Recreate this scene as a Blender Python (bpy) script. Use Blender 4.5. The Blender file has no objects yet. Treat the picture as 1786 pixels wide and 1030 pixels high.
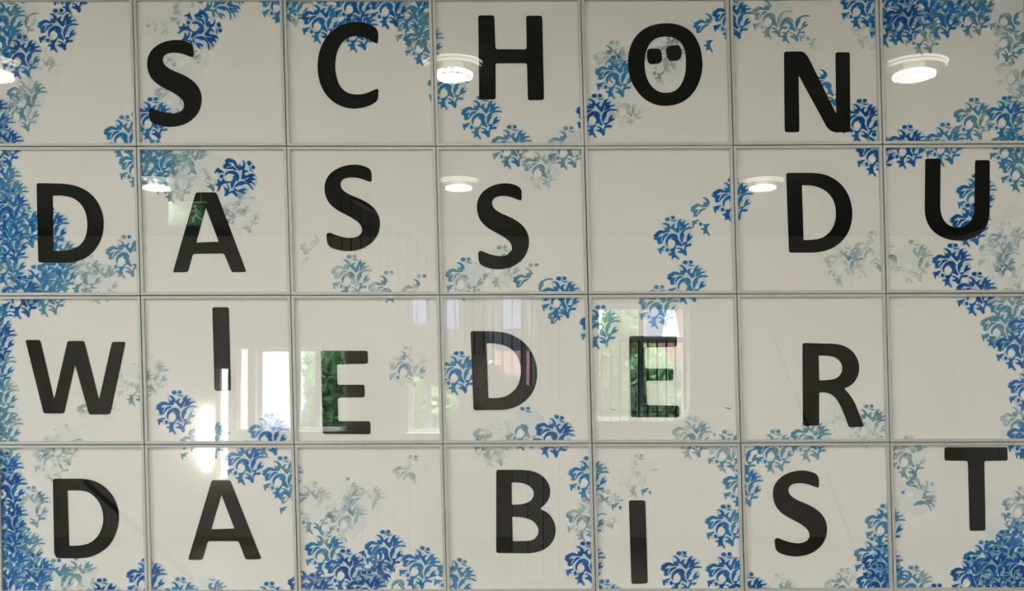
import bpy, math, random
from mathutils import Vector
from mathutils.geometry import tessellate_polygon

random.seed(7)
S = bpy.context.scene

# ------------------------------------------------------------------ camera
W, H = 1786.0, 1030.0
F_PX = 1700.0                 # focal length in pixels
CX, CY = 821.0, 703.0         # foot of the camera on the picture wall
PX = 0.5 / 258.2              # metres per pixel on the picture wall (panels are half a metre)
CAM_D = F_PX * PX             # distance of the camera from the wall
CAM_Z = 1.60

cam_data = bpy.data.cameras.new('camera')
cam = bpy.data.objects.new('camera', cam_data)
S.collection.objects.link(cam)
cam.location = (0.0, -CAM_D, CAM_Z)
cam.rotation_euler = (math.radians(90), 0, 0)
cam_data.sensor_width = 36.0
cam_data.lens = F_PX / W * 36.0
cam_data.shift_x = (W / 2 - CX) / W
cam_data.shift_y = (CY - H / 2) / W
cam_data.clip_start = 0.05
S.camera = cam

# ------------------------------------------------------------------ world, sun, exposure
LAMP = 128.0                   # ceiling lamp diffuser
SKY = 4.5
world = bpy.data.worlds.new('overcast_sky')
S.world = world
world.use_nodes = True
bg = world.node_tree.nodes['Background']
bg.inputs[0].default_value = (0.93, 0.95, 1.0, 1)
bg.inputs[1].default_value = SKY

sun_data = bpy.data.lights.new('sun', 'SUN')
sun_data.energy = 22.0
sun_data.angle = math.radians(2)
sun_data.color = (1.0, 0.95, 0.86)
sun = bpy.data.objects.new('sun', sun_data)
S.collection.objects.link(sun)
sun.rotation_euler = (math.radians(15), math.radians(8), 0)   # high noon sun from the garden side

S.view_settings.view_transform = 'Standard'
S.view_settings.look = 'None'
S.view_settings.exposure = 1.64
S.view_settings.gamma = 1.0
S.view_settings.use_curve_mapping = False
S.cycles.transparent_max_bounces = 40
S.cycles.max_bounces = 6
S.cycles.diffuse_bounces = 3
S.cycles.glossy_bounces = 2

COL = S.collection

# ------------------------------------------------------------------ materials
def nodes_of(name):
    m = bpy.data.materials.new(name)
    m.use_nodes = True
    nt = m.node_tree
    return m, nt, nt.nodes['Principled BSDF'], nt.nodes['Material Output']

def plain(name, col, rough=0.6, metal=0.0, spec=0.4, noise=0.0, nscale=20.0, bump=0.0):
    m, nt, b, out = nodes_of(name)
    b.inputs['Base Color'].default_value = (*col, 1)
    b.inputs['Roughness'].default_value = rough
    b.inputs['Metallic'].default_value = metal
    b.inputs['Specular IOR Level'].default_value = spec
    if noise or bump:
        geo = nt.nodes.new('ShaderNodeNewGeometry')
        n = nt.nodes.new('ShaderNodeTexNoise')
        n.inputs['Scale'].default_value = nscale
        n.inputs['Detail'].default_value = 4
        nt.links.new(geo.outputs['Position'], n.inputs['Vector'])
        if noise:
            mix = nt.nodes.new('ShaderNodeMix'); mix.data_type = 'RGBA'
            mix.inputs[6].default_value = (*[c * (1 - noise) for c in col], 1)
            mix.inputs[7].default_value = (*[min(1, c * (1 + noise)) for c in col], 1)
            nt.links.new(n.outputs['Fac'], mix.inputs[0])
            nt.links.new(mix.outputs[2], b.inputs['Base Color'])
        if bump:
            bp = nt.nodes.new('ShaderNodeBump')
            bp.inputs['Strength'].default_value = bump
            bp.inputs['Distance'].default_value = 0.002
            nt.links.new(n.outputs['Fac'], bp.inputs['Height'])
            nt.links.new(bp.outputs['Normal'], b.inputs['Normal'])
    return m

def glow(name, col, strength, base=(0.8, 0.8, 0.8)):
    m, nt, b, out = nodes_of(name)
    b.inputs['Base Color'].default_value = (*base, 1)
    b.inputs['Emission Color'].default_value = (*col, 1)
    b.inputs['Emission Strength'].default_value = strength
    if strength < 20:
        m.cycles.emission_sampling = 'NONE'
    return m

def glass_mat(name, ior=1.52, tint=(1, 1, 1)):
    """thin sheet of glass: Fresnel mirror on each face, straight-through otherwise"""
    m, nt, b, out = nodes_of(name)
    nt.nodes.remove(b)
    geo = nt.nodes.new('ShaderNodeNewGeometry')
    mr = nt.nodes.new('ShaderNodeMapRange')
    mr.inputs['To Min'].default_value = ior
    mr.inputs['To Max'].default_value = 1.0 / ior
    nt.links.new(geo.outputs['Backfacing'], mr.inputs['Value'])
    fr = nt.nodes.new('ShaderNodeFresnel')
    nt.links.new(mr.outputs[0], fr.inputs['IOR'])
    tr = nt.nodes.new('ShaderNodeBsdfTransparent')
    tr.inputs[0].default_value = (*tint, 1)
    gl = nt.nodes.new('ShaderNodeBsdfGlossy')
    gl.inputs['Roughness'].default_value = 0.0
    gl.inputs['Color'].default_value = (1, 1, 1, 1)
    mx = nt.nodes.new('ShaderNodeMixShader')
    nt.links.new(fr.outputs[0], mx.inputs[0])
    nt.links.new(tr.outputs[0], mx.inputs[1])
    nt.links.new(gl.outputs[0], mx.inputs[2])
    nt.links.new(mx.outputs[0], out.inputs['Surface'])
    return m

def ink_mat(name, wash=False):
    """stamped ink: obj.color r = ink load, g = random shift; patchy, thinner where the stamp ran dry"""
    m, nt, b, out = nodes_of(name)
    L = nt.links
    oi = nt.nodes.new('ShaderNodeObjectInfo')
    sep = nt.nodes.new('ShaderNodeSeparateColor')
    L.new(oi.outputs['Color'], sep.inputs[0])
    geo = nt.nodes.new('ShaderNodeNewGeometry')
    add = nt.nodes.new('ShaderNodeVectorMath'); add.operation = 'ADD'
    L.new(geo.outputs['Position'], add.inputs[0])
    comb = nt.nodes.new('ShaderNodeCombineXYZ')
    sc = nt.nodes.new('ShaderNodeMath'); sc.operation = 'MULTIPLY'; sc.inputs[1].default_value = 37.0
    L.new(sep.outputs[1], sc.inputs[0])
    L.new(sc.outputs[0], comb.inputs[1])
    L.new(comb.outputs[0], add.inputs[1])
    def noise(scale, detail):
        n = nt.nodes.new('ShaderNodeTexNoise')
        n.inputs['Scale'].default_value = scale
        n.inputs['Detail'].default_value = detail
        L.new(add.outputs[0], n.inputs['Vector'])
        return n.outputs['Fac']
    n1 = noise(17.0, 2.0)
    n2 = noise(120.0, 3.0)
    def math_(op, a, bb, clamp=False):
        q = nt.nodes.new('ShaderNodeMath'); q.operation = op; q.use_clamp = clamp
        for i, v in enumerate((a, bb)):
            if isinstance(v, (int, float)):
                q.inputs[i].default_value = v
            else:
                L.new(v, q.inputs[i])
        return q.outputs[0]
    load = sep.outputs[0]
    patch = math_('SUBTRACT', n1, 0.5)
    fine = math_('SUBTRACT', n2, 0.5)
    v = math_('ADD', load, math_('MULTIPLY', patch, 1.1))
    v = math_('ADD', v, math_('MULTIPLY', fine, 0.25))
    if wash:
        b.inputs['Base Color'].default_value = (0.50, 0.86, 1.0, 1)
        alpha = math_('MULTIPLY', math_('MULTIPLY', load, 0.55), math_('ADD', n1, 0.1), True)
    else:
        ramp = nt.nodes.new('ShaderNodeValToRGB')
        cr = ramp.color_ramp
        cr.elements[0].position = 0.0; cr.elements[0].color = (0.33, 0.48, 0.48, 1)
        cr.elements[1].position = 1.0; cr.elements[1].color = (0.0, 0.068, 0.29, 1)
        e = cr.elements.new(0.35); e.color = (0.085, 0.32, 0.44, 1)
        e = cr.elements.new(0.60); e.color = (0.018, 0.21, 0.47, 1)
        e = cr.elements.new(0.80); e.color = (0.003, 0.130, 0.43, 1)
        L.new(v, ramp.inputs[0])
        L.new(ramp.outputs[0], b.inputs['Base Color'])
        alpha = math_('ADD', math_('MULTIPLY', v, 1.7), 0.0, True)
        alpha = math_('MULTIPLY', alpha, 0.97, True)
    b.inputs['Roughness'].default_value = 0.7
    b.inputs['Specular IOR Level'].default_value = 0.1
    tr = nt.nodes.new('ShaderNodeBsdfTransparent')
    mx = nt.nodes.new('ShaderNodeMixShader')
    L.new(alpha, mx.inputs[0])
    L.new(tr.outputs[0], mx.inputs[1])
    L.new(b.outputs[0], mx.inputs[2])
    L.new(mx.outputs[0], out.inputs['Surface'])
    return m

M = dict(
    paper=plain('picture_paper', (0.81, 0.79, 0.765), 0.9, spec=0.05, noise=0.018, nscale=160),
    ink=ink_mat('blue_stamp_ink'),
    wash=ink_mat('pale_ink_wash', True),
    black=plain('black_letter_paint', (0.0032, 0.0040, 0.0036), 0.8, spec=0.03, noise=0.15, nscale=30),
    glass=glass_mat('picture_glass'),
    rail=plain('brushed_silver_frame', (0.53, 0.535, 0.52), 0.55, metal=0.35, noise=0.05, nscale=60),
    wall=plain('white_wall_paint', (0.78, 0.77, 0.73), 0.9, spec=0.1, noise=0.015, nscale=4),
    backwall=plain('cream_wall_paint', (0.74, 0.70, 0.62), 0.9, spec=0.1, noise=0.02, nscale=4),
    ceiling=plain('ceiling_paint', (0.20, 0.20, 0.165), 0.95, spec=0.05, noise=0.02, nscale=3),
    floor=plain('linoleum_floor', (0.30, 0.285, 0.25), 0.45, noise=0.06, nscale=9),
    winwhite=plain('white_window_paint', (0.80, 0.81, 0.83), 0.5),
    mull=plain('blue_grey_mullion_paint', (0.50, 0.54, 0.66), 0.5),
    bar=plain('dark_iron_bar', (0.05, 0.055, 0.06), 0.5),
    winglass=glass_mat('window_glass', 1.45, (0.96, 0.98, 0.97)),
    lampwhite=plain('white_lamp_enamel', (0.82, 0.81, 0.76), 0.5),
    lampring=plain('grey_lamp_trim', (0.30, 0.30, 0.28), 0.6),
    diffuser=glow('lamp_diffuser', (1.0, 0.96, 0.86), LAMP),
    lampedge=glow('lamp_frosted_edge', (1.0, 0.95, 0.80), 3.0),
    lampring2=glow('lamp_luminous_ring', (1.0, 0.96, 0.80), 1.3),
    glare_oval=glow('glowing_wall_glare', (1.0, 0.97, 0.90), 9.0),  # emission stands for sun glare on the back wall
    signgreen=glow('exit_sign_green', (0.02, 0.35, 0.08), 0.06, (0.01, 0.10, 0.04)),
    signwhite=glow('exit_sign_white', (0.85, 1.0, 0.88), 0.22, (0.2, 0.3, 0.22)),
    stair=plain('stair_concrete_paint', (0.66, 0.62, 0.55), 0.85, noise=0.03, nscale=6),
    steel=plain('pale_steel', (0.55, 0.56, 0.57), 0.35, metal=0.4),
    board=plain('white_board_paint', (0.78, 0.78, 0.76), 0.6, noise=0.02, nscale=5),
    leaf=plain('green_leaf', (0.32, 0.46, 0.20), 0.6, noise=0.5, nscale=2.2),
    leaf2=plain('dark_green_leaf', (0.22, 0.40, 0.22), 0.6, noise=0.5, nscale=2.2),
    bark=plain('tree_bark', (0.10, 0.07, 0.05), 0.9, noise=0.2, nscale=12),
    grass=plain('gravel_yard', (0.20, 0.19, 0.17), 0.9, noise=0.3, nscale=2),
    siding=plain('white_siding', (0.86, 0.87, 0.90), 0.7),
    pink=plain('pink_render', (0.42, 0.23, 0.22), 0.8, noise=0.05, nscale=3),
    facade=plain('dark_facade', (0.075, 0.085, 0.10), 0.8, noise=0.1, nscale=2),
    slate=plain('blue_slate', (0.17, 0.22, 0.36), 0.6, noise=0.1, nscale=6),
)

for key in ('leaf', 'leaf2'):
    nt = M[key].node_tree
    pb, out_ = nt.nodes['Principled BSDF'], nt.nodes['Material Output']
    tl = nt.nodes.new('ShaderNodeBsdfTranslucent')
    src = pb.inputs['Base Color'].links[0].from_socket
    nt.links.new(src, tl.inputs[0])
    ms = nt.nodes.new('ShaderNodeMixShader'); ms.inputs[0].default_value = 0.45
    nt.links.new(pb.outputs[0], ms.inputs[1]); nt.links.new(tl.outputs[0], ms.inputs[2])
    nt.links.new(ms.outputs[0], out_.inputs['Surface'])

# ------------------------------------------------------------------ helpers
def new_obj(name, verts, faces, mats, parent=None, mat_idx=None, loc=None, smooth=False):
    me = bpy.data.meshes.new(name)
    me.from_pydata([tuple(v) for v in verts], [], faces)
    for m in (mats if isinstance(mats, (list, tuple)) else [mats]):
        me.materials.append(M[m])
    if mat_idx:
        for p, k in zip(me.polygons, mat_idx):
            p.material_index = k
    if smooth:
        for p in me.polygons:
            p.use_smooth = True
    me.update()
    o = bpy.data.objects.new(name, me)
    COL.objects.link(o)
    if parent is not None:
        o.parent = parent
    if loc is not None:
        o.location = loc
    return o

def empty(name, loc):
    o = bpy.data.objects.new(name, None)
    o.empty_display_size = 0.05
    COL.objects.link(o)
    o.location = loc
    return o

def tag(o, label, cat, group=None):
    o['label'] = label
    o['category'] = cat
    if group:
        o['group'] = group
    return o

def struct(o):
    o['kind'] = 'structure'
    return o

class MB:
    """collects boxes and other closed shapes for one mesh"""
    def __init__(self):
        self.v, self.f = [], []
    def add(self, vs, fs):
        n = len(self.v)
        self.v += [tuple(p) for p in vs]
        self.f += [tuple(i + n for i in f) for f in fs]
        return self
    def box(self, x0, x1, y0, y1, z0, z1):
        vs = [(x, y, z) for x in (x0, x1) for y in (y0, y1) for z in (z0, z1)]
        return self.add(vs, [(0, 1, 3, 2), (4, 6, 7, 5), (0, 4, 5, 1), (2, 3, 7, 6), (0, 2, 6, 4), (1, 5, 7, 3)])
    def prism(self, pts, y0, y1):
        """outline in x,z pushed from y0 to y1"""
        n = len(pts)
        vs = [(x, y0, z) for x, z in pts] + [(x, y1, z) for x, z in pts]
        fs = [tuple(range(n)), tuple(range(2 * n - 1, n - 1, -1))]
        fs += [(i, i + n, (i + 1) % n + n, (i + 1) % n) for i in range(n)]
        return self.add(vs, fs)
    def rod(self, a, b, r, n=8):
        a, b = Vector(a), Vector(b)
        d = (b - a).normalized()
        u = d.orthogonal().normalized(); w = d.cross(u)
        vs = []
        for p in (a, b):
            for i in range(n):
                t = 2 * math.pi * i / n
                vs.append(p + u * (r * math.cos(t)) + w * (r * math.sin(t)))
        fs = [(i, (i + 1) % n, (i + 1) % n + n, i + n) for i in range(n)]
        fs += [tuple(range(n - 1, -1, -1)), tuple(range(n, 2 * n))]
        return self.add(vs, fs)
    def torus(self, c, R, r, n=40, k=8):
        vs, fs = [], []
        for i in range(n):
            t = 2 * math.pi * i / n
            for j in range(k):
                s = 2 * math.pi * j / k
                q = R + r * math.cos(s)
                vs.append((c[0] + q * math.cos(t), c[1] + q * math.sin(t), c[2] + r * math.sin(s)))
        for i in range(n):
            for j in range(k):
                fs.append((i * k + j, ((i + 1) % n) * k + j, ((i + 1) % n) * k + (j + 1) % k, i * k + (j + 1) % k))
        return self.add(vs, fs)
    def arc(self, c, R, r, a0, a1, n=24, k=8):
        vs, fs = [], []
        for i in range(n + 1):
            t = math.radians(a0 + (a1 - a0) * i / n)
            rr = r * min(1.0, 0.25 + 2.2 * math.sin(math.pi * i / n))
            for j in range(k):
                s = 2 * math.pi * j / k
                q = R + rr * math.cos(s)
                vs.append((c[0] + q * math.cos(t), c[1] + q * math.sin(t), c[2] + rr * math.sin(s)))
        for i in range(n):
            for j in range(k):
                fs.append((i * k + j, (i + 1) * k + j, (i + 1) * k + (j + 1) % k, i * k + (j + 1) % k))
        fs.append(tuple(range(k - 1, -1, -1))); fs.append(tuple(n * k + j for j in range(k)))
        return self.add(vs, fs)
    def build(self, name, mat, parent=None, smooth=False):
        return new_obj(name, self.v, self.f, mat, parent, smooth=smooth)

def wall_xz(px, py):
    return ((px - CX) * PX, CAM_Z + (CY - py) * PX)

def room(px, py, Z):
    """a point of the room that the glass mirrors at pixel px,py, when it lies Z metres along the mirrored view"""
    return ((px - CX) * Z / F_PX, -(Z - CAM_D), CAM_Z + (CY - py) * Z / F_PX)

# ------------------------------------------------------------------ room shell
CEIL = 3.60
XL, XR = -5.86, 5.86
ZB = 11.7
YB = -(ZB - CAM_D)

b = MB(); b.box(XL - .3, XR + .3, 0.0, 0.2, 0, CEIL); struct(b.build('wall_front', 'wall'))
b = MB(); b.box(XL - .3, XR + .3, YB - .3, 0.2, -0.2, 0); struct(b.build('floor', 'floor'))
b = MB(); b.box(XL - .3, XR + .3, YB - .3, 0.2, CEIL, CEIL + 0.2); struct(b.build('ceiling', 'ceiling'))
b = MB(); b.box(XR, XR + .3, YB - .3, 0, 0, CEIL); struct(b.build('wall_right', 'wall'))

def rect_at(px0, py0, px1, py1, Z):
    x0, _, z1 = room(px0, py0, Z)
    x1, _, z0 = room(px1, py1, Z)
    return x0, x1, z0, z1

WIN = [  # opening x0,x1,z0,z1 in the back wall
    rect_at(446, 604, 606, 752, ZB),
    rect_at(712, 498, 810, 755, ZB),
    rect_at(846, 498, 932, 712, ZB),
    rect_at(1040, 530, 1202, 734, ZB),
    rect_at(377, 640, 399, 836, ZB),
    rect_at(413, 606, 433, 750, ZB),
]
def holed_wall(name, x0, x1, z0, z1, y0, y1, holes, mat):
    xs = sorted({x0, x1} | {h[0] for h in holes} | {h[1] for h in holes})
    zs = sorted({z0, z1} | {h[2] for h in holes} | {h[3] for h in holes})
    solid = {}
    for i in range(len(xs) - 1):
        for j in range(len(zs) - 1):
            cx, cz = (xs[i] + xs[i + 1]) / 2, (zs[j] + zs[j + 1]) / 2
            solid[i, j] = not any(h[0] < cx < h[1] and h[2] < cz < h[3] for h in holes)
    mb = MB()
    for (i, j), s in solid.items():
        if not s:
            continue
        a, c, d, e = xs[i], xs[i + 1], zs[j], zs[j + 1]
        mb.add([(a, y1, d), (c, y1, d), (c, y1, e), (a, y1, e)], [(0, 1, 2, 3)])
        mb.add([(a, y0, d), (c, y0, d), (c, y0, e), (a, y0, e)], [(3, 2, 1, 0)])
        if not solid.get((i - 1, j)): mb.add([(a, y0, d), (a, y1, d), (a, y1, e), (a, y0, e)], [(0, 1, 2, 3)])
        if not solid.get((i + 1, j)): mb.add([(c, y0, d), (c, y1, d), (c, y1, e), (c, y0, e)], [(3, 2, 1, 0)])
        if not solid.get((i, j - 1)): mb.add([(a, y0, d), (c, y0, d), (c, y1, d), (a, y1, d)], [(0, 1, 2, 3)])
        if not solid.get((i, j + 1)): mb.add([(a, y0, e), (c, y0, e), (c, y1, e), (a, y1, e)], [(3, 2, 1, 0)])
    return mb.build(name, mat)
struct(holed_wall('wall_back', XL - .3, XR + .3, 0, CEIL, YB - 0.3, YB, WIN, 'backwall'))

# windows -----------------------------------------------------------
def frame_bars(mb, x0, x1, z0, z1, w, y0, y1):
    mb.box(x0, x0 + w, y0, y1, z0, z1); mb.box(x1 - w, x1, y0, y1, z0, z1)
    mb.box(x0 + w, x1 - w, y0, y1, z0, z0 + w); mb.box(x0 + w, x1 - w, y0, y1, z1 - w, z1)

def window(n, hole, splits, transom=None, bars=0, sill=True, fw=.05):
    x0, x1, z0, z1 = hole
    ya, yb = YB - 0.22, YB - 0.16
    root = MB(); frame_bars(root, x0, x1, z0, z1, fw, ya, yb)
    root = struct(root.build('window_%d' % n, 'winwhite'))
    xs = [x0 + fw] + [x0 + (x1 - x0) * s for s in splits] + [x1 - fw]
    for s in splits:
        xm = x0 + (x1 - x0) * s
        k = MB(); k.box(xm - .03, xm + .03, ya, yb + .01, z0 + .05, z1 - .05); k.build('mullion', 'mull', root)
    zs = [z0 + .05, z1 - .05]
    if transom:
        zt = z0 + (z1 - z0) * transom
        k = MB(); k.box(x0 + .05, x1 - .05, ya - .005, yb + .03, zt - .035, zt + .035); k.build('transom', 'winwhite', root)
        zs = [z0 + .05, zt, z1 - .05]
    for i in range(len(xs) - 1):
        for j in range(len(zs) - 1):
            k = MB(); k.box(xs[i], xs[i + 1], ya + .028, ya + .034, zs[j], zs[j + 1]); k.build('pane', 'winglass', root)
    if sill:
        k = MB(); k.box(x0 - .06, x1 + .06, YB - .16, YB + .12, z0 - .035, z0 + .005); k.build('window_sill', 'winwhite', root)
    if bars:
        zt = z0 + (z1 - z0) * (transom or 1)
        for i in range(bars):
            xb = x0 + (x1 - x0) * (i + .6) / bars
            k = MB(); k.rod((xb, YB - .06, z0 + .005), (xb, YB - .06, zt), .011, 6); k.build('safety_bar', 'bar', root)
        k = MB(); k.rod((x0, YB - .06, z0 + .11), (x1, YB - .06, z0 + .11), .008, 6); k.build('safety_rail', 'bar', root)
        k = MB(); k.rod((x0, YB - .06, zt), (x1, YB - .06, zt), .012, 6); k.build('safety_rail', 'winwhite', root)
    return root
window(1, WIN[0], [0.44, 0.66])
window(2, WIN[1], [0.36])
window(3, WIN[2], [0.80])
window(4, WIN[3], [0.50], transom=0.70, bars=10)
window(5, WIN[4], [], sill=False, fw=.012)  # this and the next: slim openings added for sunlit strips, showing bright sky
window(6, WIN[5], [], sill=False, fw=.012)

# broad daylight window in the left side wall, outside the mirrored view
LW = (-5.6, -2.6, 0.95, 2.55)          # y0, y1, z0, z1
b = MB()
b.box(XL - .3, XL, YB - .3, LW[0], 0, CEIL); b.box(XL - .3, XL, LW[1], 0, 0, CEIL)
b.box(XL - .3, XL, LW[0], LW[1], 0, LW[2]); b.box(XL - .3, XL, LW[0], LW[1], LW[3], CEIL)
struct(b.build('wall_left', 'wall'))
xa, xb_ = XL - .2, XL - .14
k = MB()
k.box(xa, xb_, LW[0], LW[0] + .06, LW[2], LW[3]); k.box(xa, xb_, LW[1] - .06, LW[1], LW[2], LW[3])
k.box(xa, xb_, LW[0], LW[1], LW[2], LW[2] + .06); k.box(xa, xb_, LW[0], LW[1], LW[3] - .06, LW[3])
root = struct(k.build('window_7', 'winwhite'))
for q in range(4):
    ya, yb = LW[0] + (LW[1] - LW[0]) * q / 4, LW[0] + (LW[1] - LW[0]) * (q + 1) / 4
    MB().box(xa + .028, xa + .034, ya + .03, yb - .03, LW[2] + .06, LW[3] - .06).build('pane', 'winglass', root)
    if q:
        MB().box(xa, xb_, ya - .03, ya + .03, LW[2] + .06, LW[3] - .06).build('mullion', 'winwhite', root)
MB().box(XL - .14, XL + .12, LW[0] - .05, LW[1] + .05, LW[2] - .04, LW[2] - .001).build('window_sill', 'winwhite', root)

def portal(loc, rot, sx, sy):
    ld = bpy.data.lights.new('window_portal', 'AREA'); ld.shape = 'RECTANGLE'
    ld.size, ld.size_y = sx, sy
    ld.cycles.is_portal = True
    lo = bpy.data.objects.new('window_portal', ld); COL.objects.link(lo)
    lo.location = loc; lo.rotation_euler = rot
portal((XL - .29, (LW[0] + LW[1]) / 2, (LW[2] + LW[3]) / 2), (0, math.radians(-90), 0), LW[3] - LW[2], LW[1] - LW[0])
for h in WIN[:4]:
    portal(((h[0] + h[1]) / 2, YB - .29, (h[2] + h[3]) / 2), (math.radians(90), 0, math.radians(180)), h[1] - h[0], h[3] - h[2])

# ------------------------------------------------------------------ grid of the picture panels (pixel crossings of the joints)
GX = {1: [242, 502, 760.4, 1018.1, 1275.6, 1534.5],
      2: [249, 509.3, 767.2, 1024.5, 1282.2, 1540.6],
      3: [255.8, 515.2, 773.2, 1031.1, 1288.8, 1547.0]}
GX[0] = [x - 6.7 for x in GX[1]]
GX[4] = [x + 6.5 for x in GX[3]]
GY = {1: [258.6, 258.1, 257.9, 257.9, 257.3, 256.2, 254.7, 253.8],
      2: [517.0, 516.5, 516.0, 515.5, 514.6, 513.7, 512.8, 512.0],
      3: [774.8, 774.2, 774.0, 772.9, 772.0, 771.5, 770.4, 769.6]}
GY[0] = [y - 257.8 for y in GY[1]]
GY[4] = [y + 258.0 for y in GY[3]]
NODE = {}
for j in range(5):
    xs = [GX[j][0] - 258.8] + GX[j] + [GX[j][-1] + 258.8]
    for i in range(8):
        NODE[i, j] = (xs[i], GY[j][i])

def inset(quad, d):
    """quad tl,tr,br,bl in pixels moved inwards by d = (left, top, right, bottom)"""
    (ax, ay), (bx, by), (cx, cy), (dx, dy) = quad
    l, t, r, bo = d
    return [(ax + l, ay + t), (bx - r, by + t), (cx - r, cy - bo), (dx + l, dy - bo)]

# depths towards the room (y = -depth)
D_PAPER, D_LETTER, D_GLASS, D_FRONT = 0.0125, 0.0142, 0.0165, 0.0235

# ------------------------------------------------------------------ letters (outlines read off the picture)
CROP = dict(a=(0, 0, 3.4346), b=(490, 0, 3.3074), c=(1000, 0, 3.3074), d=(1266, 0, 3.4346),
            e=(0, 250, 3.4346), f=(500, 250, 3.3074), g=(1010, 250, 3.3074), h=(1266, 250, 3.4346),
            i=(0, 505, 3.4346), j=(500, 505, 3.3074), k=(1010, 505, 3.3074), l=(1266, 505, 3.4346),
            m=(0, 760, 3.4346), n=(500, 760, 3.3074), o=(1010, 760, 3.3074), p=(1266, 760, 3.4346))
def P(s):
    v = [float(q) for q in s.replace(';', ' ').replace(',', ' ').split()]
    return list(zip(v[0::2], v[1::2]))

S_OUT = P("1140,262 1090,248 1040,248 980,262 930,292 897,335 887,385 893,435 915,480 960,520 1010,545 1060,572 1100,603 1113,640 1100,670 1060,688 1010,686 960,672 918,654 900,662 902,710 914,738 950,755 1010,768 1070,764 1130,745 1180,705 1207,660 1218,600 1208,550 1180,505 1130,468 1080,445 1030,425 995,400 982,375 985,350 1005,330 1050,322 1100,330 1140,346 1162,353 1167,340 1166,285")
def s_fit(x0, y0, x1, y1, lean=0.0):
    out = []
    for x, y in S_OUT:
        u, v = (x - 887) / 331, (y - 247) / 521
        out.append((x0 + u * (x1 - x0) + lean * (0.5 - v), y0 + v * (y1 - y0)))
    return out

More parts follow.
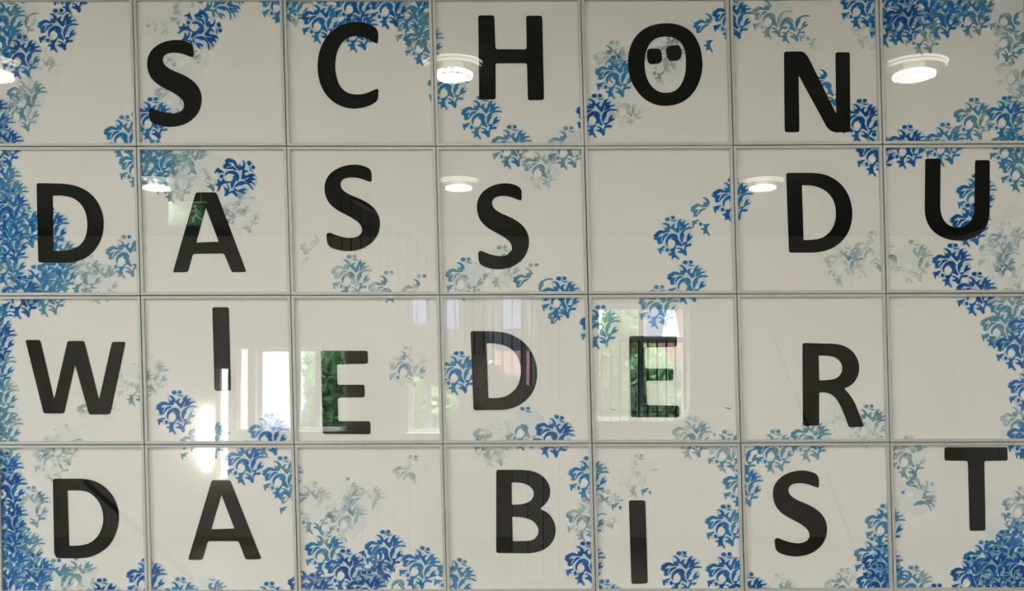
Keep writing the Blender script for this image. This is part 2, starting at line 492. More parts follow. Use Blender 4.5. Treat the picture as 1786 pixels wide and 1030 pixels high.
# (column, row): (crop, outer outline, holes, extra blobs)
LET = {
 (1, 0): ('S', 'a', S_OUT, []),
 (2, 0): ('C', 'b', P("560,180 530,155 480,138 430,135 370,145 310,175 262,225 228,290 213,370 218,450 240,520 280,575 330,612 390,632 440,634 500,622 545,600 563,580 565,525 555,518 520,535 480,550 430,553 385,543 345,510 325,460 315,400 320,330 340,275 370,238 410,218 450,216 500,230 540,255 560,262 565,220"), []),
 (3, 0): ('H', 'b', P("1138,98 1230,98 1237,292 1416,293 1413,100 1505,100 1516,583 1423,585 1418,373 1237,373 1238,580 1143,582"), []),
 (4, 0): ('O', 'c', P("520,142 440,155 380,190 335,245 312,320 310,400 330,480 370,545 420,590 480,615 540,619 610,605 670,565 715,500 738,420 740,360 728,280 690,205 640,165 580,145"),
          [P("525,218 470,228 432,262 410,320 405,390 415,450 440,500 480,535 530,545 580,535 620,495 642,430 645,360 640,300 615,250 575,224")]),
 (5, 0): ('N', 'd', P("340,318 455,316 482,345 652,690 647,322 733,322 736,797 640,800 603,780 427,458 432,798 345,798"), []),
 (0, 1): ('D', 'e', P("230,243 400,245 480,262 550,300 600,360 627,430 632,500 618,575 585,635 540,680 490,705 430,718 240,716"),
          [P("327,318 385,316 450,330 500,370 528,430 535,500 525,560 500,605 455,635 400,647 332,647")]),
 (1, 1): ('A', 'e', P("1180,298 1303,298 1482,772 1395,775 1348,662 1163,665 1133,773 1043,775"), [P("1240,390 1316,592 1183,597")]),
 (2, 1): ('S', 'f', s_fit(220, 127, 543, 626), []),
 (3, 1): ('S', 'f', s_fit(1094, 234, 1400, 730, 6), []),
 (5, 1): ('D', 'h', P("353,182 530,182 600,195 665,232 715,290 742,360 750,430 740,500 712,560 665,610 610,640 540,657 370,657"),
          [P("447,256 500,255 560,270 610,305 642,355 652,425 645,480 620,530 580,565 530,580 457,583")]),
 (6, 1): ('U', 'h', P("1183,97 1275,97 1272,400 1285,455 1320,495 1370,510 1420,500 1455,470 1475,425 1480,106 1568,106 1567,440 1550,500 1510,550 1450,580 1380,588 1310,578 1245,545 1200,495 1180,430"), []),
 (0, 2): ('W', 'i', P("163,302 252,302 335,655 415,308 515,308 603,658 680,313 762,313 670,745 543,747 460,450 395,740 272,740"), []),
 (1, 2): ('I', 'i', P("1278,107 1377,107 1390,605 1292,605"), []),
 (2, 2): ('E', 'j', P("200,353 470,353 472,427 293,430 296,548 452,548 453,620 297,622 300,757 485,757 487,832 212,830"), []),
 (3, 2): ('D', 'j', P("1060,240 1210,240 1290,255 1360,295 1412,355 1440,430 1445,500 1430,570 1395,625 1340,668 1270,692 1078,694"),
          [P("1152,310 1205,310 1270,325 1320,365 1345,420 1352,475 1340,540 1310,585 1265,615 1215,625 1163,624")]),
 (4, 2): ('E', 'k', P("285,268 560,268 558,330 373,335 378,455 538,455 538,523 383,525 387,665 572,668 572,737 295,735"), []),
 (5, 2): ('R', 'l', P("450,320 660,325 720,345 765,385 790,445 788,500 765,550 730,580 697,590 735,630 765,680 818,818 728,823 690,720 650,645 610,618 550,612 550,812 453,815"),
          [P("547,395 610,395 660,410 688,450 688,490 665,525 625,540 550,543")]),
 (0, 3): ('D', 'm', P("327,253 520,253 590,270 650,310 697,370 720,440 723,500 708,570 675,640 620,690 550,722 480,728 350,727 335,700"),
          [P("415,323 510,323 555,340 600,385 625,445 630,510 610,575 575,620 530,645 470,653 425,653")]),
 (1, 3): ('A', 'm', P("1275,262 1385,262 1572,732 1477,735 1435,625 1252,625 1220,737 1133,737"), [P("1333,350 1410,550 1272,555")]),
 (3, 3): ('B', 'n', P("1208,193 1375,193 1440,205 1490,240 1518,290 1518,340 1500,380 1458,417 1510,440 1545,495 1552,550 1535,605 1490,650 1420,672 1208,670"),
          [P("1297,265 1350,265 1400,283 1425,315 1422,350 1400,378 1350,392 1298,393"), P("1300,462 1370,465 1420,485 1450,520 1452,560 1425,595 1385,602 1303,602")]),
 (4, 3): ('I', 'o', P("283,368 378,368 392,845 298,848"), []),
 (5, 3): ('S', 'p', s_fit(272, 203, 600, 718), []),
 (6, 3): ('T', 'p', P("1297,66 1673,66 1675,145 1535,147 1543,563 1448,565 1437,147 1298,145"), []),
}
DOTS = [P("420,300 435,288 490,288 503,305 508,355 495,373 445,380 428,370 420,340"),
        P("530,290 545,272 600,268 617,285 620,335 605,355 560,362 540,350 533,320")]

def rounded(pts, r, seg=5):
    n = len(pts); out = []
    for i in range(n):
        a, p, c = Vector(pts[i - 1]), Vector(pts[i]), Vector(pts[(i + 1) % n])
        e1, e2 = a - p, c - p
        l1, l2 = e1.length, e2.length
        if l1 < 1e-6 or l2 < 1e-6:
            continue
        turn = math.pi - e1.angle(e2)
        if turn < math.radians(50):
            c1, c2 = 0.5 * l1, 0.5 * l2
            if min(c1, c2) * 2.2 < max(c1, c2):
                c1 = c2 = min(c1, c2)
        else:
            c1 = c2 = min(r, 0.45 * l1, 0.45 * l2)
        q1, q2 = p + e1 * (c1 / l1), p + e2 * (c2 / l2)
        for k in range(seg + 1):
            t = k / seg
            out.append(tuple(q1 * (1 - t) ** 2 + p * (2 * t * (1 - t)) + q2 * t * t))
    res = [out[0]]
    for q in out[1:]:
        if (Vector(q) - Vector(res[-1])).length > 0.05:
            res.append(q)
    if (Vector(res[0]) - Vector(res[-1])).length < 0.05:
        res.pop()
    return res

def flat_shape(name, loops, depth, thick, origin, mat, parent):
    """loops in pixels (first outer, then holes) -> thin plate lying on the picture"""
    ox, oz = origin
    L3 = []
    for lp in loops:
        q = []
        for x, y in lp:
            wx, wz = wall_xz(x, y)
            q.append(Vector((wx - ox, wz - oz, 0)))
        L3.append(q)
    tris = tessellate_polygon(L3)
    flat = [p for lp in L3 for p in lp]
    n = len(flat)
    vs = [(p.x, -depth, p.y) for p in flat] + [(p.x, -depth + thick, p.y) for p in flat]
    fs = []
    for t in tris:
        a, b_, c = (flat[k] for k in t)
        ccw = (b_.x - a.x) * (c.y - a.y) - (b_.y - a.y) * (c.x - a.x)
        fs.append(t if ccw > 0 else (t[0], t[2], t[1]))
    base = 0
    for lp in L3:
        m = len(lp)
        for k in range(m):
            fs.append((base + k, base + (k + 1) % m, n + base + (k + 1) % m, n + base + k))
        base += m
    return new_obj(name, vs, fs, mat, parent)

# ------------------------------------------------------------------ the stamped ornament
def ell(cx, cy, rx, ry, n=10):
    return [(cx + rx * math.cos(2 * math.pi * k / n), cy + ry * math.sin(2 * math.pi * k / n)) for k in range(n)]
MOTIF_RAW = [
 P("312,214 352,206 402,222 444,260 464,312 452,345 430,335 426,385 370,392 300,390 240,378 178,432 192,452 240,430 248,442 208,532 228,545 262,470 285,430 335,412 400,412 372,435 340,450 300,475 262,520 232,560 190,577 155,565 160,530 150,490 105,468 95,445 118,425 108,388 150,372 195,338 240,322 290,338 325,358 345,345 334,290 368,318 402,292 388,255 352,226"),
 P("458,345 470,310 500,280 545,266 552,275 525,292 518,335 538,362 572,356 592,315 602,270 632,225 690,210 668,245 668,280 705,272 755,255 735,285 712,315 725,338 770,326 828,325 800,348 742,358 730,395 700,405 640,425 612,430 640,380 640,330 622,330 618,370 600,420 572,455 540,435 505,390 478,355"),
 P("868,430 845,408 790,397 735,402 700,420 640,440 600,480 580,530 575,590 590,650 612,665 612,610 640,570 638,548 670,540 660,515 668,470 700,440 760,424 820,424"),
 P("310,655 292,605 300,545 338,485 390,450 450,440 505,455 540,495 546,545 526,545 540,600 590,690 575,720 540,690 500,668 470,672 450,715 420,705 462,670 480,630 474,590 455,562 415,548 440,530 447,514 405,516 358,538 328,580 322,635"),
 P("322,715 360,722 430,708 465,705 448,735 425,745 412,800 425,860 460,905 465,945 440,930 420,890 385,880 335,910 350,860 340,825 290,812 300,795 350,790 360,750"),
 P("612,668 650,655 690,660 700,600 720,550 755,515 795,515 775,530 760,560 775,580 825,570 800,605 760,625 710,650 670,690 660,712 690,708 745,705 768,730 740,745 690,740 655,745 635,775 625,800 632,880 615,900 590,895 570,850 520,825 475,815 480,795 520,790 545,770 515,748 470,735 480,722 530,730 575,760 588,785 605,790 628,730 650,688 605,695"),
 P("118,650 150,662 200,640 262,628 258,650 220,668 200,690 240,695 205,712 170,705 165,760 152,768 140,735 135,690"),
 ell(290, 712, 28, 36), ell(435, 155, 45, 36), ell(540, 150, 36, 33),
 P("470,185 520,200 570,212 615,203 575,228 520,220"),
]
WASH_RAW = P("385,115 490,98 585,115 605,188 640,205 700,192 770,242 842,312 888,428 805,455 842,560 805,628 788,722 745,762 662,775 648,890 602,920 540,856 482,836 445,812 492,942 440,955 388,905 318,930 326,845 265,818 315,762 250,775 190,735 152,788 108,700 96,640 258,608 236,584 180,598 128,572 130,500 72,460 88,380 190,312 316,330 308,272 292,205 360,188")
K = 1 / 10.84
def tri_of(poly, hole=None):
    L = [[Vector(((x - 480) * K, (y - 520) * K, 0)) for x, y in lp] for lp in ([poly, hole] if hole else [poly])]
    v = [p for lp in L for p in lp]
    out = []
    for t in tessellate_polygon(L):
        tri = [(v[k].x, v[k].y) for k in t]
        out.append(tri)
    return out
def inflate(p, d):
    n = len(p)
    area = sum(p[i - 1][0] * p[i][1] - p[i][0] * p[i - 1][1] for i in range(n))
    sg = 1 if area > 0 else -1
    out = []
    for i in range(n):
        a, b_, c = Vector(p[i - 1]), Vector(p[i]), Vector(p[(i + 1) % n])
        n1 = (b_ - a).normalized(); n2 = (c - b_).normalized()
        nn = Vector((n1.y + n2.y, -n1.x - n2.x))
        if nn.length > 0.2:
            b_ = b_ + nn.normalized() * (sg * d)
        out.append(tuple(b_))
    return out
MOTIF = [tri_of(rounded(inflate(p, 4), 8, 2)) for p in MOTIF_RAW]
WASH = tri_of(rounded(WASH_RAW, 20, 3), ell(395, 612, 66, 72, 12))
#  pieces: 0 left leaf, 1 upper right leaf, 2 right leaf, 3 scroll, 4 foot, 5 stem, 6 sprig, 7 bud, 8/9 berries, 10 berry stalk

# centre x, centre y, turn, ink load (pieces): read off the picture
STAMPS = """
13,37,5,.55 41,101,0,.88 104,55,0,.9 129,-11,0,.88 37,36,0,.18 8,72,0,.62 50,172,0,.3 76,125,0,.07 40,196,0,.22 -16,200,0,.9 9,257,0,.9 -5,225,0,.5 219,240,0,.55
351,56,80,.95 390,4,82,.5 335,32,20,.14 288,45,0,.08 490,6,-8,.55 330,108,30,.12 306,172,0,.14 268,209,0,.8
511,12,10,.3 562,40,0,.7 618,10,0,.85 625,55,0,.75 680,14,0,.8 722,20,10,.5 724,52,0,.4 740,78,0,.42 782,155,0,.5 840,206,0,.55 892,257,0,.42 990,259,0,.38
1040,203,0,.95 1073,136,0,.6 1070,110,0,.15 1092,188,0,.06 1158,112,0,.15 1163,88,0,.14 1243,55,0,.5,0/4 1276,35,0,.75 1345,32,0,.3 1376,40,0,.36,2/3/4/5 1424,52,0,.2,4/6/7 1430,96,0,.25,6/7 1442,152,0,.55,0/3/4/5 1500,212,0,.95 1499,14,0,.7 1518,52,20,.15
1574,39,0,.95 1548,46,0,.7 1558,6,0,.85 1638,33,0,.72 1610,8,0,.8 1655,10,0,.7 1693,30,0,.5 1700,4,0,.42 1608,60,0,.22 1755,32,0,.3 1758,74,30,.28 1768,130,0,.2 1579,257,0,.9 1645,253,0,.62 1695,210,0,.42 1752,207,0,.55 1782,186,0,.25 1776,244,0,.22
18,345,0,.55 20,368,0,.8 5,318,0,.55 8,400,0,.75 48,398,0,.55 88,400,0,.75 20,425,0,.7 17,459,0,.55 12,486,0,.3 41,518,0,.92 105,476,0,.5 106,450,0,.45 150,480,10,.2 178,492,0,.18 222,448,0,.36 245,292,0,.5 66,500,0,.55
272,282,0,.5 302,290,10,.32 335,288,0,.28 362,300,0,.12 308,318,0,.18 413,311,50,.98 425,372,0,.12 410,352,20,.1
560,440,0,.14,0/6 614,482,0,.26 678,510,0,.32,0/8/9/3 735,516,0,.26,0/8/9 945,295,0,.16 812,487,0,.32 875,466,0,.2 930,497,0,.34,0/8/9/2 978,520,0,.7
1175,415,-14,.72 1238,374,0,.55,0/4/6/7 1276,349,0,.72 1198,492,0,.6 1148,535,0,.42 1526,270,0,.95 1470,462,0,.13 1522,440,0,.06 1500,468,0,.12,3/7
1758,262,10,.5 1776,298,0,.5 1700,342,0,.6 1689,393,0,.85 1658,463,0,.95 1700,512,0,.95 1750,425,0,.14 1760,398,0,.1 1738,447,10,.2 1762,470,0,.1 1590,456,0,.18 1556,452,0,.14,3/7
88,514,0,.5 -3,594,0,.9 -8,560,0,.85 -4,640,0,.55 2,690,0,.36 -2,720,20,.36 8,748,0,.34 240,670,0,.13 172,722,0,.06 112,776,0,.12 -20,620,0,.8
262,655,0,.1 310,718,0,.85 366,764,0,.62 470,758,0,.66 430,806,0,.78 494,832,0,.5
712,640,0,.15 800,650,0,.62 1046,570,0,.6 915,746,0,.38 966,760,14,.8 860,764,0,.1 990,560,0,.5,0
1206,762,0,.22 1262,740,0,.35,7/10 1350,786,0,.42 1412,766,0,.4 1452,740,0,.12 1512,742,0,.24 1062,742,0,.12,7/10
1755,540,0,.3 1742,572,0,.4 1738,570,8,.55,4/7 1768,607,0,.82 1790,575,0,.8 1790,680,0,.7 1776,738,0,.36 1788,764,0,.8
8,790,0,.36 15,852,0,.92 10,824,0,.78 17,906,0,.9 14,928,0,.85 56,884,0,.3 47,956,0,.42 20,986,0,.78 64,1000,0,.7 60,1020,0,.8 100,1010,0,.36 10,1015,0,.8 96,800,0,.08 140,1006,0,.2 180,1044,0,.9 258,1009,0,.82 30,955,0,.6
522,872,0,.42,0/6 350,778,0,.4,0/6 316,1042,0,.55 366,1038,0,.36 470,1050,0,.9 538,1022,0,.88,0/1/2/5/3
545,876,0,.15 602,868,0,.07 548,892,0,.4,4/5/7 608,905,0,.2 568,962,0,.5 603,993,0,.9 672,960,0,.92 550,1035,0,.9 733,988,14,.62 652,990,84,.88 794,1008,20,.55 640,1030,0,.9 700,1016,0,.35,3/5 720,830,0,.05 640,876,0,.05
862,776,0,.1 1026,832,0,.62 1022,905,0,.26 1020,980,0,.9
1055,888,0,.14 1112,828,0,.07 1150,840,0,.4,6/7 1098,866,0,.4,6/7 1266,786,0,.34 1294,847,0,.5 1264,916,0,.66 1187,997,0,.92 1265,999,0,.82 1053,1046,0,.66 1290,792,0,.5,2/5
1303,1034,0,.95 1541,915,0,.52 1522,972,0,.5 1536,985,0,.85 1526,1020,0,.85 1470,1026,0,.14 1358,1036,0,.16 1545,1008,20,.7
1582,796,0,.22 1596,864,60,.26 1590,1022,0,.4 1630,1053,0,.9 1690,1006,0,.92 1712,978,0,.7 1750,930,0,.36 1748,960,0,.78 1728,990,0,.92 1779,991,0,.92 1780,884,0,.3 1800,776,0,.6 1756,1020,0,.9 1786,1024,0,.9 1775,945,0,.6
"""
stamps = []
for tok in STAMPS.split():
    q = tok.split(',')
    pieces = [int(k) for k in q[4].split('/')] if len(q) > 4 else None
    stamps.append((float(q[0]), float(q[1]), float(q[2]), float(q[3]), pieces))

def clip(poly, quad):
    """convex clip; quad listed tl,tr,br,bl in y-down pixels"""
    for k in range(4):
        (ax, ay), (bx, by) = quad[k], quad[(k + 1) % 4]
        out = []
        def side(p):
            return (bx - ax) * (p[1] - ay) - (by - ay) * (p[0] - ax)
        for i in range(len(poly)):
            p, q = poly[i - 1], poly[i]
            sp, sq = side(p), side(q)
            if sp >= 0 and sq >= 0:
                out.append(q)
            elif sp >= 0 or sq >= 0:
                t = sp / (sp - sq)
                x = (p[0] + (q[0] - p[0]) * t, p[1] + (q[1] - p[1]) * t)
                out.append(x)
                if sq >= 0:
                    out.append(q)
        poly = out
        if len(poly) < 3:
            return []
    return poly

def stamp_on(paper, origin, quad, st, order):
    cx, cy, turn, load, pieces = st
    x0, x1 = min(p[0] for p in quad), max(p[0] for p in quad)
    y0, y1 = min(p[1] for p in quad), max(p[1] for p in quad)
    if cx + 40 < x0 or cx - 40 > x1 or cy + 42 < y0 or cy - 42 > y1:
        return False
    rng = random.Random(int(cx * 13 + cy * 7 + 5))
    ca, sa = math.cos(math.radians(turn)), math.sin(math.radians(turn))
    ox, oz = origin
    vs, fs, mi = [], [], []
    made = False
    dep = D_PAPER + 0.00012 + order * 0.00003
    def put(tris, mat, d):
        nonlocal vs, fs, mi
        for t in tris:
            poly = [(cx + x * ca - y * sa, cy + x * sa + y * ca) for x, y in t]
            poly = clip(poly, quad)
            if len(poly) < 3:
                continue
            area = sum(poly[i - 1][0] * poly[i][1] - poly[i][0] * poly[i - 1][1] for i in range(len(poly)))
            if abs(area) < 0.02:
                continue
            if area > 0:
                poly = poly[::-1]
            base = len(vs)
            for x, y in poly:
                wx, wz = wall_xz(x, y)
                vs.append((wx - ox, -d, wz - oz))
            fs.append(tuple(range(base, base + len(poly))))
            mi.append(mat)
    if pieces is None:
        put(WASH, 1, dep)
    for k in range(len(MOTIF)):
        if pieces is not None and k not in pieces:
            continue
        if pieces is None and load < 0.4 and rng.random() < 0.30 - load * 0.4:
            continue
        put(MOTIF[k], 0, dep + 0.000015)
        if pieces is not None and fs:
            o = new_obj('stamp_fragment', vs, fs, ['ink', 'wash'], paper, mat_idx=mi)
            o.color = (load, rng.random(), 0, 1)
            made = True
            vs, fs, mi = [], [], []
    if not fs:
        return made
    o = new_obj('stamped_ornament', vs, fs, ['ink', 'wash'], paper, mat_idx=mi)
    o.color = (load, rng.random(), 0, 1)
    return True

# ------------------------------------------------------------------ labels of the panels
LABEL = {
 (0, 0): 'blank framed panel with blue ornaments down its left edge, top left corner of the wall',
 (1, 0): 'framed panel with a black letter S starting the top word',
 (2, 0): 'framed panel with a black letter C under blue ornaments',
 (3, 0): 'framed panel with a black letter H beside a mirrored lamp',
 (4, 0): 'framed panel with a black letter O holding two square dots',
 (5, 0): 'framed panel with a black letter N ending the top word',
 (6, 0): 'blank framed panel with dense blue ornaments along its top, top right corner',
 (0, 1): 'framed panel with a black letter D at the left end of the second row',
 (1, 1): 'framed panel with a black letter A under one dark blue ornament, second row',
 (2, 1): 'framed panel with a black letter S directly right of the second row A',
 (3, 1): 'framed panel with a black letter S left of the blank second row panel',
 (4, 1): 'blank framed panel in the second row with four blue ornaments rising to the right',
 (5, 1): 'framed panel with a black letter D directly left of the letter U',
 (6, 1): 'framed panel with a black letter U at the right end of the second row',
 (0, 2): 'framed panel with a black letter W at the left end of the third row',
 (1, 2): 'framed panel with a black letter I hanging high, directly right of the W',
 (2, 2): 'framed panel with a black letter E right of the third row I, mirroring green leaves',
 (3, 2): 'framed panel with a black letter D in the third row between two letters E',
 (4, 2): 'framed panel with a black letter E mirroring a barred window, left of the R',
 (5, 2): 'framed panel with a black letter R in the third row',
 (6, 2): 'blank framed panel at the right end of the third row',
 (0, 3): 'framed panel with a black letter D in the bottom left corner',
 (1, 3): 'framed panel with a black letter A in the bottom row',
 (2, 3): 'blank framed panel in the bottom row with a heap of blue ornaments at its foot',
 (3, 3): 'framed panel with a black letter B in the bottom row',
 (4, 3): 'framed panel with a black letter I hanging low, between B and S',
 (5, 3): 'framed panel with a black letter S in the bottom row',
 (6, 3): 'framed panel with a black letter T touching the top, bottom right corner',
}

def rail_mesh(name, p_out0, p_out1, p_in1, p_in0, origin, parent):
    """one mitred frame rail: outer edge out0-out1, inner edge in0-in1 (pixels)"""
    ox, oz = origin
    def w(p, d):
        x, z = wall_xz(*p)
        return (x - ox, -d, z - oz)
    def lerp(a, c, t):
        return (a[0] + (c[0] - a[0]) * t, a[1] + (c[1] - a[1]) * t)
    rows = []   # profile from the wall up the outside, over the bevelled face, down the inside
    for t, d in ((0, 0.0005), (0, D_FRONT - 0.0008), (0.06, D_FRONT), (0.93, D_FRONT), (1.0, D_FRONT - 0.0009), (1.0, D_GLASS - 0.004)):
        rows.append((w(lerp(p_out0, p_in0, t), d), w(lerp(p_out1, p_in1, t), d)))
    vs = [p for r in rows for p in r]
    n = len(rows)
    fs = [(2 * k, 2 * k + 1, 2 * k + 3, 2 * k + 2) for k in range(n - 1)]
    fs.append((2 * n - 2, 2 * n - 1, 1, 0))
    fs.append(tuple(2 * k for k in range(n)))
    fs.append(tuple(2 * k + 1 for k in range(n - 1, -1, -1)))
    return new_obj(name, vs, fs, 'rail', parent)

for j in range(4):
    for i in range(7):
        quad = [NODE[i, j], NODE[i + 1, j], NODE[i + 1, j + 1], NODE[i, j + 1]]
        rng = random.Random(i * 31 + j * 7 + 3)
        g = [0.45 + 0.55 * rng.random() for _ in range(4)]
        outer = inset(quad, g)
        inner = inset(quad, [5.7] * 4)
        bx = (outer[2][0] + outer[3][0]) / 2
        by = (outer[2][1] + outer[3][1]) / 2
        origin = wall_xz(bx, by)
        root = empty('framed_panel', (origin[0], 0.0, origin[1]))
        tag(root, LABEL[i, j], 'picture', 'framed letter panels covering the wall')
        # four mitred rails
        for k in range(4):
            k2 = (k + 1) % 4
            rail_mesh('frame_rail', outer[k], outer[k2], inner[k2], inner[k], origin, root)
        # paper on its board
        pq = inset(quad, [3.0] * 4)
        def plate(q, d0, d1):
            vs = []
            for d in (d0, d1):
                for p in q:
                    x, z = wall_xz(*p)
                    vs.append((x - origin[0], -d, z - origin[1]))
            return vs, [(7, 6, 5, 4), (0, 1, 2, 3), (0, 4, 5, 1), (1, 5, 6, 2), (2, 6, 7, 3), (3, 7, 4, 0)]
        vs, fs = plate(pq, 0.006, D_PAPER)
        paper = new_obj('paper', vs, fs, 'paper', root)
        # stamped ornaments, clipped where the frame ends
        cq = inset(quad, [4.9] * 4)
        n = 0
        for st in sorted(stamps, key=lambda s: s[3]):
            if stamp_on(paper, origin, cq, st, n):
                n += 1
        # letter
        if (i, j) in LET:
            ch, cr, out, holes = LET[i, j]
            cxo, cyo, sc = CROP[cr]
            def tr(lp):
                return [(cxo + x / sc, cyo + y / sc) for x, y in lp]
            loops = [rounded(tr(out), 4.2)] + [rounded(tr(h), 1.8) for h in holes]
            lo = flat_shape('letter', loops, D_LETTER, 0.0004, origin, 'black', paper)
            lo['label'] = 'black letter ' + ch
            if (i, j) == (4, 0):
                for dp in DOTS:
                    flat_shape('umlaut_dot', [rounded(tr(dp), 3.5)], D_LETTER, 0.0004, origin, 'black', paper)
        # glass
        vs, fs = plate(inset(quad, [4.2] * 4), D_GLASS - 0.0015, D_GLASS)
        new_obj('glass_pane', vs, fs, 'glass', root)

# ------------------------------------------------------------------ ceiling lamps (seen mirrored in the two upper rows)
def ceiling_lamp(px, py, Z, label):
    x, y, _ = room(px, py, Z)
    r = empty('ceiling_lamp', (x, y, CEIL))
    tag(r, label, 'lamp', 'round ceiling lamps')
    MB().torus((0, 0, -0.004), 0.186, 0.006).build('trim_ring', 'ceiling', r, True)
    MB().arc((0, 0, -0.012), 0.178, 0.009, 12, 168).build('light_ring', 'lampring2', r, True)
    MB().arc((0, 0, -0.034), 0.172, 0.008, 15, 165).build('light_ring', 'lampring2', r, True)
    n = 40
    def lathe(name, prof, mat):
        vs, fs = [], []
        for rr, zz in prof:
            for k in range(n):
                t = 2 * math.pi * k / n
                vs.append((rr * math.cos(t), rr * math.sin(t), zz))
        for a in range(len(prof) - 1):
            for k in range(n):
                k2 = (k + 1) % n
                fs.append((a * n + k, a * n + k2, (a + 1) * n + k2, (a + 1) * n + k))
        fs.append(tuple(range(n - 1, -1, -1)))
        fs.append(tuple((len(prof) - 1) * n + k for k in range(n)))
        return new_obj(name, vs, fs, mat, r)
    lathe('canopy', [(0.06, 0.0), (0.06, -0.062)], 'lampwhite')
    lathe('diffuser_rim', [(0.113, -0.062), (0.120, -0.066), (0.120, -0.078), (0.117, -0.080)], 'lampedge')
    lathe('diffuser', [(0.116, -0.079), (0.116, -0.0815)], 'diffuser')
    MB().torus((0, 0, -0.083), 0.101, 0.0065, 40, 6).build('diffuser_groove', 'lampring2', r, True)
    MB().torus((0, 0, -0.083), 0.080, 0.0055, 40, 6).build('diffuser_groove', 'lampring2', r, True)
Z1 = (CEIL - CAM_Z) * F_PX / 590.0
Z2 = (CEIL - CAM_Z) * F_PX / 388.0
ceiling_lamp(-9, 113, Z1, 'round ceiling lamp mirrored at the left edge of the top row')
ceiling_lamp(790, 113, Z1, 'large round ceiling lamp mirrored directly left of the letter H')
ceiling_lamp(1590, 113, Z1, 'large round ceiling lamp mirrored in the blank top right panel')
ceiling_lamp(275, 315, Z2, 'small round ceiling lamp mirrored above the second row A')
ceiling_lamp(800, 315, Z2, 'small round ceiling lamp mirrored above the second row S beside the blank panel')
ceiling_lamp(1328, 315, Z2, 'small round ceiling lamp mirrored beside the D left of the U')

# ------------------------------------------------------------------ exit sign
ZS = 9.0
x0, ys, zt = room(297, 356, ZS); x1, _, zb = room(362, 394, ZS)
r = empty('exit_sign', ((x0 + x1) / 2, ys, zb))
tag(r, 'green escape sign hung from the ceiling, mirrored on the second row A', 'sign')
w2, hh = (x1 - x0) / 2, zt - zb
MB().box(-w2, w2, -.03, .03, 0, hh).build('sign_box', 'signgreen', r)
MB().box(-w2, w2, -.032, .034, hh, hh + .012).build('light_strip', 'signwhite', r)
for sx in (-.7, .7):
    MB().rod((sx * w2, 0, hh + .012), (sx * w2, 0, CEIL - zb), .005, 6).build('hanger', 'steel', r)
g = MB(); g.box(-w2 * .95, -w2 * .72, .030, .032, .02, hh * .86); g.build('door_symbol', 'signwhite', r)
g = MB(); g.prism([(-w2 * .6, hh * .42), (-w2 * .3, hh * .42), (-w2 * .3, hh * .26), (-w2 * .02, hh * .5), (-w2 * .3, hh * .74), (-w2 * .3, hh * .58), (-w2 * .6, hh * .58)][::-1], .030, .032); g.build('arrow_symbol', 'signwhite', r)
g = MB()
g.prism([(w2 * .42 + .018 * math.cos(t * math.pi / 6), hh * .84 + .018 * math.sin(t * math.pi / 6)) for t in range(12)], .030, .032)
def limb(pts, w):
    for (ax, az), (bx_, bz) in zip(pts, pts[1:]):
        a, c = Vector((ax * w2, az * hh)), Vector((bx_ * w2, bz * hh))
        d = (c - a).normalized(); nrm = Vector((-d.y, d.x)) * w
        g.prism([tuple(a + nrm), tuple(a - nrm), tuple(c - nrm), tuple(c + nrm)], .030, .032)
limb([(.45, .74), (.52, .42)], .016)
limb([(.45, .70), (.25, .60), (.18, .70)], .007)
limb([(.47, .70), (.66, .60), (.72, .46)], .007)
limb([(.50, .44), (.32, .32), (.36, .10)], .009)
limb([(.54, .42), (.68, .28), (.86, .24)], .009)
g.build('running_figure', 'signwhite', r)

# ------------------------------------------------------------------ sun glare on the back wall, added as a glowing oval body
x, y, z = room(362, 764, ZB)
r = empty('wall_glare', (x, YB, z))
tag(r, 'tall glowing oval standing for glare on the wall, mirrored above the bottom row A', 'lamp')
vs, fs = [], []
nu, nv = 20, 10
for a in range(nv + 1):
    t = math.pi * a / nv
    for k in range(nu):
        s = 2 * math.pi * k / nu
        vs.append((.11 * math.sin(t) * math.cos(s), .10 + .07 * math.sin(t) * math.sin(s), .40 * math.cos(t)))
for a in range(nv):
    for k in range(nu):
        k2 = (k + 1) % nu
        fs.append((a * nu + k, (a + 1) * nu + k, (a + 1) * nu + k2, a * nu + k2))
new_obj('glare_body', vs, fs, 'glare_oval', r, smooth=True)
MB().box(-.04, .04, 0, .06, -.12, .12).build('glare_backing', 'lampwhite', r)

# ------------------------------------------------------------------ staircase
ZT = 9.6
def sp(px, py, Z=ZT):
    x, y, z = room(px, py, Z)
    return x, z
yst = -(ZT - CAM_D)
r = empty('staircase', (sp(780, 640)[0], yst, 0))
tag(r, 'cream stair flight with thin balusters crossing the mirrored windows', 'staircase')
rx = r.location.x
def loc(pts):
    return [(p[0] - rx, p[1]) for p in pts]
slope = 0.552
def up(px):
    return 560 + (px - 717) * slope
k = MB(); k.prism(loc([sp(575, up(575)), sp(1004, up(1004)), sp(1004, up(1004) + 60), sp(806, 697), sp(717, 651), sp(575, up(575) + 88)]), -.9, 0.0); k.build('stringer', 'stair', r)
k = MB(); k.prism(loc([sp(808, 690), sp(850, 700), sp(806, 775), sp(772, 768)]), -.9, -.2); k.build('lower_stringer', 'stair', r)
for q in range(13):
    px = 590 + q * 32
    x, z = sp(px, up(px) - 6); xb, zb2 = sp(px + 30, up(px + 30) - 2)
    k = MB(); k.box(x - rx, xb - rx, -.9, .02, zb2, zb2 + .05); k.build('tread', 'stair', r)
for q in range(24):
    px = 596 + q * 16.5
    x, z = sp(px, up(px) - 8)
    k = MB(); k.rod((x - rx, -.03, z - .04), (x - rx, -.03, z + .86), .006, 6); k.build('baluster', 'bar', r)
a, c = sp(575, up(575)), sp(1004, up(1004))
k = MB(); k.rod((a[0] - rx, -.03, a[1] + .88), (c[0] - rx, -.03, c[1] + .88), .02, 8); k.build('handrail', 'steel', r)

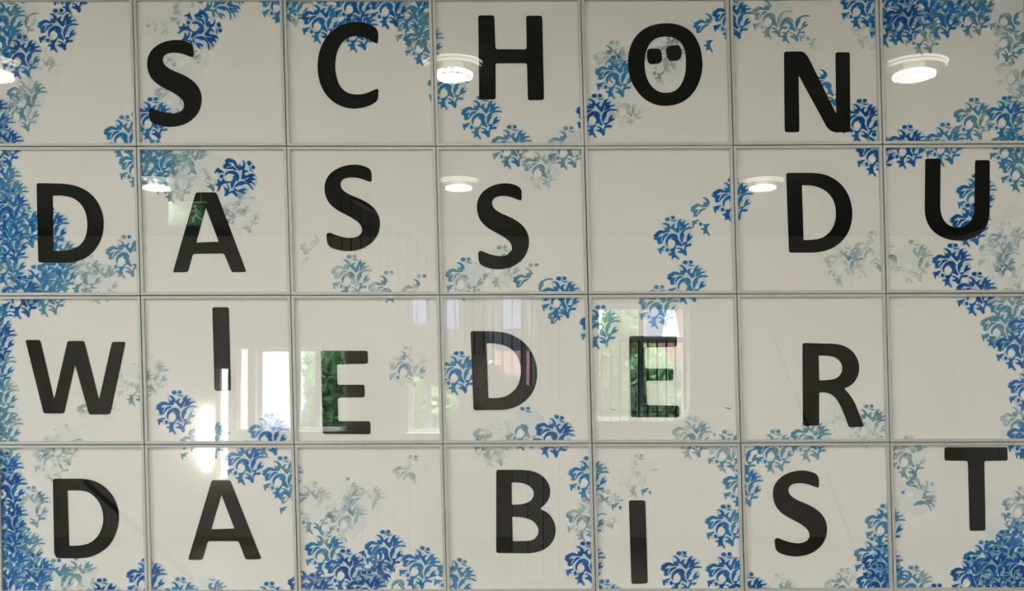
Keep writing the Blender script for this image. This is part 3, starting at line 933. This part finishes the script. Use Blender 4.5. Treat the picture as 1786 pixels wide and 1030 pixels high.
# boarded parapet -----------------------------------------------------
ZP = 8.86
yp = -(ZP - CAM_D)
def parapet(px0, px1, label, y_off=0.0):
    x0 = room(px0, 0, ZP)[0]; x1 = room(px1, 0, ZP)[0]
    top = room(0, 795, ZP)[2]
    rr = empty('boarded_parapet', ((x0 + x1) / 2, yp, 0))
    tag(rr, label, 'parapet')
    hw = (x1 - x0) / 2
    nb = max(1, round((x1 - x0) / 0.142)); bw = 2 * hw / nb
    for q in range(nb):
        k = MB(); k.box(-hw + q * bw + .004, -hw + (q + 1) * bw - .004, -.02, 0, 0, top); k.build('board', 'board', rr)
    k = MB(); k.box(-hw, hw, -.05, -.02, 0, top - .01); k.build('backing', 'bar', rr)
    k = MB(); k.box(-hw - .02, hw + .02, -.07, .03, top, top + .03); k.build('cap_rail', 'board', rr)
parapet(606, 742, 'white boarded parapet mirrored above the heap of ornaments in the bottom row')
parapet(893, 1002, 'white boarded parapet mirrored on the letter B')

def rodthing(name, a, c, rad, mat, label, cat):
    o = MB().rod(a, c, rad, 8).build(name, mat)
    tag(o, label, cat)
rodthing('stair_handrail', room(150, 838, 8.2), room(338, 1008, 8.2), .02, 'bar', 'thin dark sloping handrail mirrored right of the bottom left D', 'handrail')
rodthing('stair_handrail', room(1344, 578, 10.6), room(1500, 985, 8.4), .014, 'bar', 'thin dark sloping handrail mirrored across the letter R', 'handrail')
rodthing('curtain_cord', room(992, 575, 11.4), room(1026, 705, 11.4), .012, 'winwhite', 'thin pale slanting cord mirrored left of the barred window', 'cord')

# radiator shelf beside the barred window
x0, x1, z0, z1 = rect_at(1206, 737, 1362, 728, 11.2)
r = empty('wall_shelf', ((x0 + x1) / 2, YB, z0))
tag(r, 'white wall shelf mirrored right of the barred window', 'shelf')
hw = (x1 - x0) / 2
MB().box(-hw, hw, 0.0, .32, 0, abs(z1 - z0) + .03).build('shelf_board', 'winwhite', r)
for q in (-.8, 0, .8):
    MB().box(q * hw - .015, q * hw + .015, 0, .25, -.18, 0).build('bracket', 'backwall', r)

# ------------------------------------------------------------------ outside: garden and neighbours
b = MB(); b.box(-40, 40, -70, YB - .3, -1.3, -1.1); struct(b.build('ground', 'grass'))

def tree(x, y, z, rx_, rz_, n, seed, mat, label):
    rng = random.Random(seed)
    rr = empty('leafy_tree', (x, y, -1.1))
    tag(rr, label, 'tree', 'trees behind the windows')
    k = MB(); k.rod((0, 0, 0), (0, 0, z + 1.1), .13, 8); k.build('trunk', 'bark', rr)
    vs, fs = [], []
    for q in range(n):
        while True:
            u = Vector((rng.uniform(-1, 1), rng.uniform(-1, 1), rng.uniform(-1, 1)))
            if 0.25 < u.length < 1:
                break
        lump = 0.82 + 0.22 * math.sin(5 * u.x + seed) * math.sin(6 * u.z + 2 * seed)
        p = Vector((u.x * rx_ * lump, u.y * rx_ * .8 * lump, z + 1.1 + u.z * rz_ * lump))
        a = Vector((rng.gauss(0, 1), rng.gauss(0, 1), rng.gauss(0, 1))).normalized()
        c = a.orthogonal().normalized()
        l, w = rng.uniform(.07, .15), rng.uniform(.04, .07)
        base = len(vs)
        vs += [tuple(p - a * l), tuple(p + c * w), tuple(p + a * l), tuple(p - c * w)]
        fs.append((base, base + 1, base + 2, base + 3))
    new_obj('foliage', vs, fs, mat, rr)['kind'] = 'stuff'
def tx(px, Z): return (px - CX) * Z / F_PX
tree(tx(578, 15), -(15 - CAM_D), 1.2, .62, 1.9, 3200, 3, 'leaf2', 'dark narrow tree mirrored in the stem of the first third row E')
tree(tx(775, 16), -(16 - CAM_D), 1.2, 1.0, 1.6, 4200, 5, 'leaf', 'pale green tree mirrored left of the third row D')
tree(tx(1085, 18), -(18 - CAM_D), 1.7, 1.05, 2.2, 5200, 8, 'leaf', 'bright tree mirrored in the left half of the barred window')
tree(tx(1172, 14.6), -(14.6 - CAM_D), 1.1, .95, 1.45, 6500, 11, 'leaf2', 'dark shrub mirrored in the right half of the barred window')

# white neighbour with horizontal siding
ZN = 22.0
hx0, hx1 = tx(425, ZN), tx(552, ZN)
r = empty('white_house', ((hx0 + hx1) / 2, -(ZN - CAM_D), -1.1))
tag(r, 'bright white house with horizontal siding mirrored right of the third row I', 'house')
hw = (hx1 - hx0) / 2
MB().box(-hw, hw, -3, -.06, 0, 5.2).build('wall', 'siding', r)
for q in range(9):
    k = MB(); k.add([(-hw, -.06, .58 * q), (hw, -.06, .58 * q), (hw, -.02, .58 * q), (-hw, -.02, .58 * q), (-hw, -.06, .58 * q + .57), (hw, -.06, .58 * q + .57)],
                    [(0, 3, 2, 1), (3, 4, 5, 2), (0, 4, 3), (1, 2, 5), (0, 1, 5, 4)]); k.build('siding_board', 'siding', r)
k = MB(); k.prism([(-hw - .3, 5.2), (hw + .3, 5.2), (0, 7.0)], -3.2, .2); k.build('roof', 'slate', r)

ZN = 26.0
hx0, hx1 = tx(1120, ZN), tx(1215, ZN)
r = empty('pink_house', ((hx0 + hx1) / 2, -(ZN - CAM_D), -1.1))
tag(r, 'pink house with a pale gable mirrored in the upper barred window', 'house')
hw = (hx1 - hx0) / 2
MB().box(-hw, hw, -3, 0, 0, 5.6).build('wall', 'pink', r)
k = MB(); k.prism([(-hw * .35, 4.4), (hw * .35, 4.4), (0, 5.7)], 0, .15); k.build('gable', 'siding', r)
k = MB(); k.prism([(-hw, 4.4), (-hw * .35, 4.4), (-hw * .05, 5.6), (-hw, 5.6)], 0, .1); k.build('slate_panel', 'slate', r)
k = MB(); k.prism([(-hw - .3, 5.6), (hw + .3, 5.6), (hw * .6, 6.6), (-hw * .6, 6.6)], -3.2, .2); k.build('roof', 'slate', r)

ZN = 30.0
hx0, hx1 = tx(690, ZN), tx(945, ZN)
r = empty('dark_house', ((hx0 + hx1) / 2, -(ZN - CAM_D), -1.1))
tag(r, 'dark slate house mirrored behind the stair flight above the third row D', 'house')
hw = (hx1 - hx0) / 2
MB().box(-hw, hw, -3, 0, 0, 7.2).build('wall', 'facade', r)
MB().box(hw * .35, hw * .98, 0, .4, 0, 4.3).build('annex', 'pink', r)
k = MB(); k.prism([(-hw - .3, 7.2), (hw + .3, 7.2), (hw * .6, 9.0), (-hw * .6, 9.0)], -3.2, .2); k.build('roof', 'slate', r)
for q in range(4):
    MB().box(-hw * .8 + q * hw * .42, -hw * .55 + q * hw * .42, 0, .05, 5.0, 6.3).build('window', 'slate', r)
